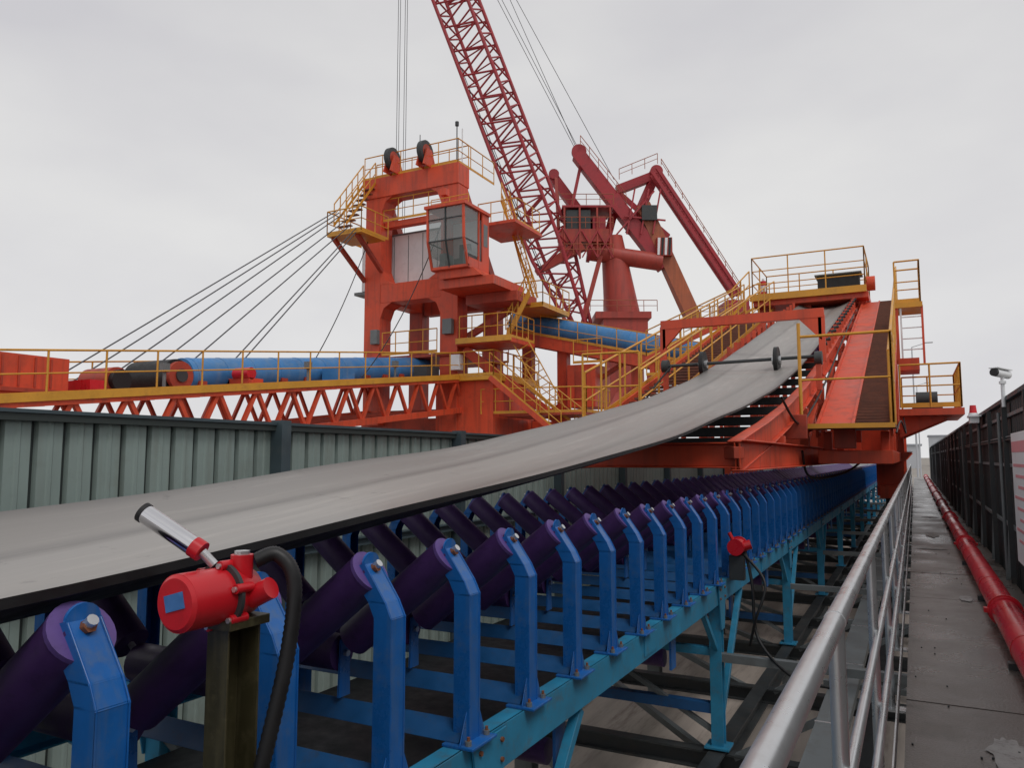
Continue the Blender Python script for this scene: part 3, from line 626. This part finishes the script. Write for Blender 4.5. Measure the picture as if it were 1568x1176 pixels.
cab.box(x0,x1,y1-.08,y1,z0,z1,'orange')
cab.box(x0+.1,x1-.1,y1-.1,y1-.081,z0+.1,z1-.1,'white')
cab.box(x0,x0+.06,y0+1.2,y1-.08,z0,z1,'orange');cab.box(x1-.06,x1,y0+1.5,y1-.08,z0,z1,'orange')
cab.box(x1-.06,x1,y0+.35,y0+1.5,z0,z0+.35,'orange')
for x in (x0+.05,(x0+x1)/2,x1-.05):
    mid=x==(x0+x1)/2;ww=.05 if mid else .1
    cab.beam((x,y0,9.3),(x,y0-.05,z1),ww,.09,'dark' if mid else 'orange',up=(0,1,0));cab.beam((x,y0,9.3),(x,y0+.35,z0-.05),ww,.09,'dark' if mid else 'orange',up=(0,1,0))
cab.beam((x0,y0,9.3),(x1,y0,9.3),.05,.06,'dark');cab.beam((x0,y0-.04,10.25),(x1,y0-.04,10.25),.05,.04,'dark');cab.beam((x0,y0+.35,z0-.02),(x1,y0+.35,z0-.02),.1,.12,'orange')
for x in (x0+.03,x1-.03):
    cab.beam((x,y0+1.2,z0),(x,y0+1.2,z1),.08,.08,'orange',up=(0,1,0));cab.beam((x,y0,9.3),(x,y0+1.2,9.3),.05,.05,'dark')
cab.add([(x0+.1,y0,9.33),(x1-.1,y0,9.33),(x1-.1,y0-.04,z1),(x0+.1,y0-.04,z1)],[(0,1,2,3)],'glass');cab.add([(x0+.1,y0+.01,9.27),(x1-.1,y0+.01,9.27),(x1-.1,y0+.34,z0),(x0+.1,y0+.34,z0)],[(0,1,2,3)],'glass')
cab.add([(x1-.03,y0+.05,8.7),(x1-.03,y0+1.15,8.7),(x1-.03,y0+1.15,z1),(x1-.03,y0+.05,z1)],[(0,1,2,3)],'glass');cab.add([(x0+.03,y0+.05,8.7),(x0+.03,y0+1.15,8.7),(x0+.03,y0+1.15,z1),(x0+.03,y0+.05,z1)],[(0,1,2,3)],'glass')
cab.box(x1+.001,x1+.012,y0+1.6,y0+1.95,9.3,10.3,'grey')
cab.box(x0+.7,x0+1.25,y0+1.1,y0+1.6,z0+.3,z0+.55,'black');cab.box(x0+.7,x0+1.25,y0+1.55,y0+1.7,z0+.5,z0+1.3,'black');cab.box(x0+.2,x0+.5,y0+.7,y0+1.4,z0,z0+.75,'grey');cab.box(x0+1.4,x0+1.7,y0+.7,y0+1.4,z0,z0+.75,'grey')
cab.prism([(x0+.1,y0+.5,z0-.1),(x1+.1,y0+.5,z0-.1),(x1+.5,y0+.5,z0-.45),(x0+.4,y0+.5,z0-.45)],(0,1.9,0),'orange')
cab.box(x0+.2,x1+1.0,y0+.7,y1+1.5,z0-.85,z0-.46,'orange');cab.box(x0+.6,x1+1.3,y0+2.3,y1+2.2,z0-1.3,z0-.86,'orangeD')
cab.box(x0+.4,x0+1.1,y0+1.2,y1,z1+.14,z1+.4,'orangeD')
cab.build('operator_cab',sk,bevel=.015)
m=MB();rail(m,[(x0,y0+.3,z1+.14),(x1,y0+.3,z1+.14)],.4,.9,r=.02,toe=False);m.cyl((x0+.6,y0+.5,z1+.14),(x0+.6,y0+.5,z1+.8),.05,'orange',8);m.box(x0+.45,x0+.75,y0+.3,y0+.6,z1+.7,z1+1.0,'orange');m.build('cab_roof_lamps',sk)
m=MB()
A=V(-17.6,34,6.75);B=V(-6.9,33.6,4.15)
m.cyl(A,B,.58,'tube',32)
for i in range(13):
    p=lerp(A,B,(i+.5)/13);d=(B-A).normalized();m.cyl(p,p+d*.06,.59,'tube',32)
for k in (-.75,.75): m.beam(A+V(0,k,-.75),B+V(0,k,-.75),.2,.55,'orange')
m.beam(A+V(0,-.86,-.42),B+V(0,-.86,-.42),.04,.12,'yellow')
m.build('cross_conveyor',sk)
m=MB();rail(m,[A+V(0,-.95,-.5),B+V(0,-.95,-.5)],1.0,1.0,r=.026,toe=False);rail(m,[A+V(0,.95,-.5),B+V(0,.95,-.5)],1.1,1.0,r=.026,toe=False)
rail(m,[(-9.8,31,4.2),(-6.2,31,5.6),(-5.7,32,6.5)],1.1,.8,r=.028);rail(m,[(-9.2,34.8,5.2),(-5.8,34.8,6.6)],1.1,.8,r=.028);m.beam((-9.8,31,4.1),(-6.2,31,5.5),.08,.2,'orange')
m.box(-9.8,-6.2,31,32.4,3.2,3.4,'orangeD');rail(m,[(-9.8,31,3.4),(-6.4,31,3.4)],1.1,.8,r=.028)
for x in (-9.6,-6.6): m.beam((x,31.2,-1.0),(x,31.2,4.3),.2,.2,'orange',up=(0,1,0))
m.build('cross_conveyor_railings',sk)

# ------------------------------------------------------------ harbour crane
hc=empty('harbour_slewing_crane',(-32.4,62.1,0),math.radians(27.55))
m=MB()
a=V(6.4,-1,11.4);t_=V(-10.0,-1,56);d=(t_-a).normalized();ux=d.cross(V(0,1,0)).normalized();uy=V(0,1,0)
ang=math.radians(27);e1=ux*math.cos(ang)+uy*math.sin(ang);e2=-ux*math.sin(ang)+uy*math.cos(ang)
nb=19
def wj(t): return .7+ .9*min(1,t*6)
def cp(t,i,j): return lerp(a,t_,t)+e1*i*wj(t)+e2*j*wj(t)
cs=[(-1,-1),(1,-1),(1,1),(-1,1)]
for k in range(nb):
    t0=k/nb;t1=(k+1)/nb;tm=(t0+t1)/2
    for q in range(4):
        i,j=cs[q];i2,j2=cs[(q+1)%4]
        m.cyl(cp(t0,i,j),cp(t1,i,j),.17,'craneR',8,caps=False)
        m.cyl(cp(t0,i,j),cp(tm,i2,j2),.09,'craneR',6,caps=False);m.cyl(cp(tm,i2,j2),cp(t1,i,j),.09,'craneR',6,caps=False)
        if q%2==0: m.cyl(cp(t0,i,j),cp(t0,i2,j2),.07,'craneR',6,caps=False)
m.build('lattice_jib',hc)
m=MB()
rl=[cp(.05,1.25,-1),cp(.98,1.25,-1)]
m.cyl(rl[0],rl[1],.05,'rope',5);m.cyl(rl[0]+V(0,0,1.0)+ux*.2,rl[1]+V(0,0,1.0)+ux*.2,.035,'rope',5)
for x,zz,xe in ((7.2,26.5,-6.9),(7.0,27.5,-6.4),(6.4,28.3,-4.9),(9.6,26,-5.3)):
    m.cyl((x,0,zz),(xe,0,55),.03,'rope',5)
for x in (-10.75,-10.55,-10.1,-9.9): m.cyl((x,-1,14.0),(x-.0,-1,56),.028,'rope',5)
m.build('ropes',hc)
m=MB()
m.cyl((10.3,0,-3.9),(10.3,0,13),2.0,'craneO',28,r2=1.7);m.cyl((10.3,0,12),(9.3,0,20.4),1.75,'craneO',28,r2=1.0)
m.cyl((7.2,-.5,18.9),(13.8,-.5,17.9),.8,'craneO',24);m.cyl((7.0,-.5,18.95),(7.3,-.5,18.9),1.0,'craneR',24)
m.beam((12.2,0,23.4),(16.9,0,12.3),1.3,1.3,'craneB');m.beam((6.2,0,28.4),(14.2,0,17.6),1.1,1.2,'craneR',w2=1.3,h2=1.3)
m.beam((3.9,1.5,26.8),(8.2,1.5,20.8),.9,.9,'craneR');m.beam((10.0,1,25.3),(13.8,1,26.8),.8,.8,'craneR');m.beam((10.2,1,25.2),(8.8,0,20),.55,.55,'craneR');m.beam((13.6,1,26.6),(11.0,0,20.8),.7,.7,'craneR')
m.beam((6.6,0,28),(5.0,0,20.5),.3,.3,'craneR');m.beam((10,1,25.2),(14.6,0,20.5),.45,.45,'craneR')
m.beam((4.2,1,26.5),(4.4,0,20.0),.3,.3,'craneO')
m.box(4.4,8.9,-1.5,2,19.6,20.8,'craneO');m.box(5.0,7.2,-1.4,2,20.8,22.6,'dark');m.box(7.4,8.6,-1.4,2,20.8,22.0,'craneR');m.box(4.6,9.2,-1.6,2.2,22.8,23.0,'craneR')
for x in (4.8,6.2,7.8,9.0): m.beam((x,-1.5,18),(x,-1.5,23),.16,.16,'craneO',up=(0,1,0))
for x in (4.8,6.4,7.8): m.beam((x,-1.6,18.1),(x+1.4,-1.6,20.6),.12,.12,'craneR');m.beam((x+1.4,-1.6,18.1),(x,-1.6,20.6),.12,.12,'craneR')
m.beam((6.4,-1,19.4),(2.2,-1,16.8),1.0,1.1,'craneO',w2=.5,h2=.5);m.beam((8.3,-1,19),(6.4,-1,12),.4,.4,'craneO')
for x in (10.6,11.9,13.0): m.beam((x,-.8,20.5),(x+.8,-.8,24.8),.14,.14,'craneR',up=(0,1,0))
m.beam((10.4,-.8,22.2),(14.2,-.8,21.8),.14,.14,'craneR');m.beam((9.6,-.8,20.4),(13.2,-.8,24.6),.14,.14,'craneR')
truss(m,(13.5,-.7,26.9),(21.0,-.7,14.9),(13.1,-.7,26.4),(20.5,-.7,14.7),13,.12,'craneR',.3)
truss(m,(13.5,.1,26.9),(21.0,.1,14.9),(13.1,.1,26.4),(20.5,.1,14.7),13,.12,'craneR',.3)
m.box(13.3,14.7,-1.2,1.2,18.4,20.1,'craneO');m.box(12.0,13.4,-1,1,21.8,23.2,'dark')
for i in range(4): m.prism([(13.32+i*.33,-1.22,18.45),(13.5+i*.33,-1.22,18.45),(13.62+i*.33,-1.22,20.05),(13.44+i*.33-.05,-1.22,20.05)],(0,.01,0),'white' if i%2==0 else 'black')
m.box(7.5,12.5,-2.2,2.2,12.4,13.0,'craneO');m.box(19.5,21.5,-1.5,1.5,12.4,14.2,'craneR');m.box(8.2,12.2,-2,2,9.5,12.4,'craneO')
m.beam((20.3,0,14.5),(21.2,0,11.5),.5,.5,'craneR')
for sx,sy_ in ((5,-5),(16,-5),(5,5),(16,5)): m.beam((10.3,sy_*.3,6),(sx,sy_,-3.9),1.1,1.1,'craneO')
m.cyl((6.3,0,28.6),(6.3,-.4,28.6),.7,'craneR',20);m.cyl((13.7,.4,27),(13.7,1.6,27),.6,'craneR',20);m.cyl((4.0,.9,26.9),(4.0,1.9,26.9),.5,'craneR',18)
m.build('tower_and_frames',hc,bevel=.05)
m=MB()
def nr(a,b,h=1.0): rail(m,[Vector(a),Vector(b)],h,1.3,r=.035,mids=(.5,),toe=False,m='craneB')
nr((6.4,-.7,29),(10.6,-.7,23.4));nr((13.9,-.8,27.1),(20.9,-.8,15.3),.6)
nr((10,-.6,25.8),(13.6,-.6,27.3));nr((4.3,-1.7,23.0),(9.3,-1.7,23.0));nr((4.2,-1.8,20.8),(9.2,-1.8,20.8));nr((7,-2.3,13),(13,-2.3,13));nr((4.4,-1.8,18.3),(9.2,-1.8,18.3));nr((16,0,12.9),(22,0,12.9))
m.build('railings',hc)

# ------------------------------------------------------------ distance
d=MB();
for x0,w_,h_,y in ((-40,24,6,330),(-12,14,4,300),(6,18,9,380),(30,40,7,420),(-110,50,8,420),(-200,60,9,500)):
    d.box(x0,x0+w_,y,y+20,GZ,h_,'haze');d.box(x0-.5,x0+w_+.5,y-.5,y+20.5,h_,h_+.5,'hazeb')
    for i in range(int(w_/4)): d.box(x0+1+i*4,x0+3+i*4,y-.1,y-.01,h_*.3,h_*.6,'hazeb')
d.build('distant_warehouse')
def lamp(x,y,h):
    l=MB();l.cyl((x,y,GZ),(x,y,h),.14,'haze',8,r2=.07);l.cyl((x,y,h),(x+1.8,y,h+.5),.05,'haze',6);l.box(x+1.4,x+2.4,y-.2,y+.2,h+.42,h+.52,'haze');l.build('street_lamp')
lamp(.3,110,14.0);lamp(1.0,170,14)

# ------------------------------------------------------------ world, sun, camera
SUN_EL,SUN_AZ=math.radians(55),math.radians(120)
W=bpy.data.worlds.new('World');S.world=W;W.use_nodes=True
nt=W.node_tree;N=nt.nodes;L=nt.links
bg=N['Background'];sky=N.new('ShaderNodeTexSky');sky.sky_type='NISHITA';sky.sun_disc=False;sky.sun_elevation=SUN_EL;sky.sun_rotation=SUN_AZ
tc=N.new('ShaderNodeTexCoord');mp=N.new('ShaderNodeMapping');mp.inputs['Scale'].default_value=(1,1,2.2);L.new(tc.outputs['Generated'],mp.inputs[0])
nz=N.new('ShaderNodeTexNoise');nz.inputs['Scale'].default_value=1.9;nz.inputs['Detail'].default_value=5;nz.inputs['Roughness'].default_value=.48;L.new(mp.outputs[0],nz.inputs['Vector'])
r=N.new('ShaderNodeValToRGB');r.color_ramp.elements[0].position=.34;r.color_ramp.elements[1].position=.66
r.color_ramp.elements[0].color=(.82,.81,.845,1);r.color_ramp.elements[1].color=(1,.993,.985,1);L.new(nz.outputs['Fac'],r.inputs['Fac'])
# overcast deck: slightly darker toward the zenith
sz_=N.new('ShaderNodeSeparateXYZ');L.new(tc.outputs['Generated'],sz_.inputs[0])
gr=N.new('ShaderNodeMapRange');gr.inputs['From Min'].default_value=0;gr.inputs['From Max'].default_value=.8;gr.inputs['To Min'].default_value=8.2;gr.inputs['To Max'].default_value=7.0;L.new(sz_.outputs['Z'],gr.inputs['Value'])
sc=N.new('ShaderNodeVectorMath');sc.operation='SCALE';L.new(gr.outputs[0],sc.inputs['Scale']);L.new(r.outputs['Color'],sc.inputs[0])
mx=N.new('ShaderNodeMixRGB');mx.inputs['Fac'].default_value=.97;L.new(sky.outputs[0],mx.inputs['Color1']);L.new(sc.outputs[0],mx.inputs['Color2'])
L.new(mx.outputs[0],bg.inputs['Color']);bg.inputs['Strength'].default_value=.1
sd=bpy.data.lights.new('sun','SUN');sd.energy=1.0;sd.angle=math.radians(22);sd.color=(1,.97,.93)
so=bpy.data.objects.new('sun',sd);S.collection.objects.link(so)
dirv=V(math.sin(SUN_AZ)*math.cos(SUN_EL),math.cos(SUN_AZ)*math.cos(SUN_EL),math.sin(SUN_EL))
so.rotation_euler=(-dirv).to_track_quat('-Z','Y').to_euler()
cd=bpy.data.cameras.new('camera');cd.sensor_width=36;cd.lens=27.0;cd.clip_start=.05;cd.clip_end=6000
co=bpy.data.objects.new('camera',cd);S.collection.objects.link(co)
co.rotation_euler=(math.radians(90+5.44),0,math.radians(27.55))
S.camera=co
S.view_settings.view_transform='Standard';S.view_settings.look='None';S.view_settings.exposure=0
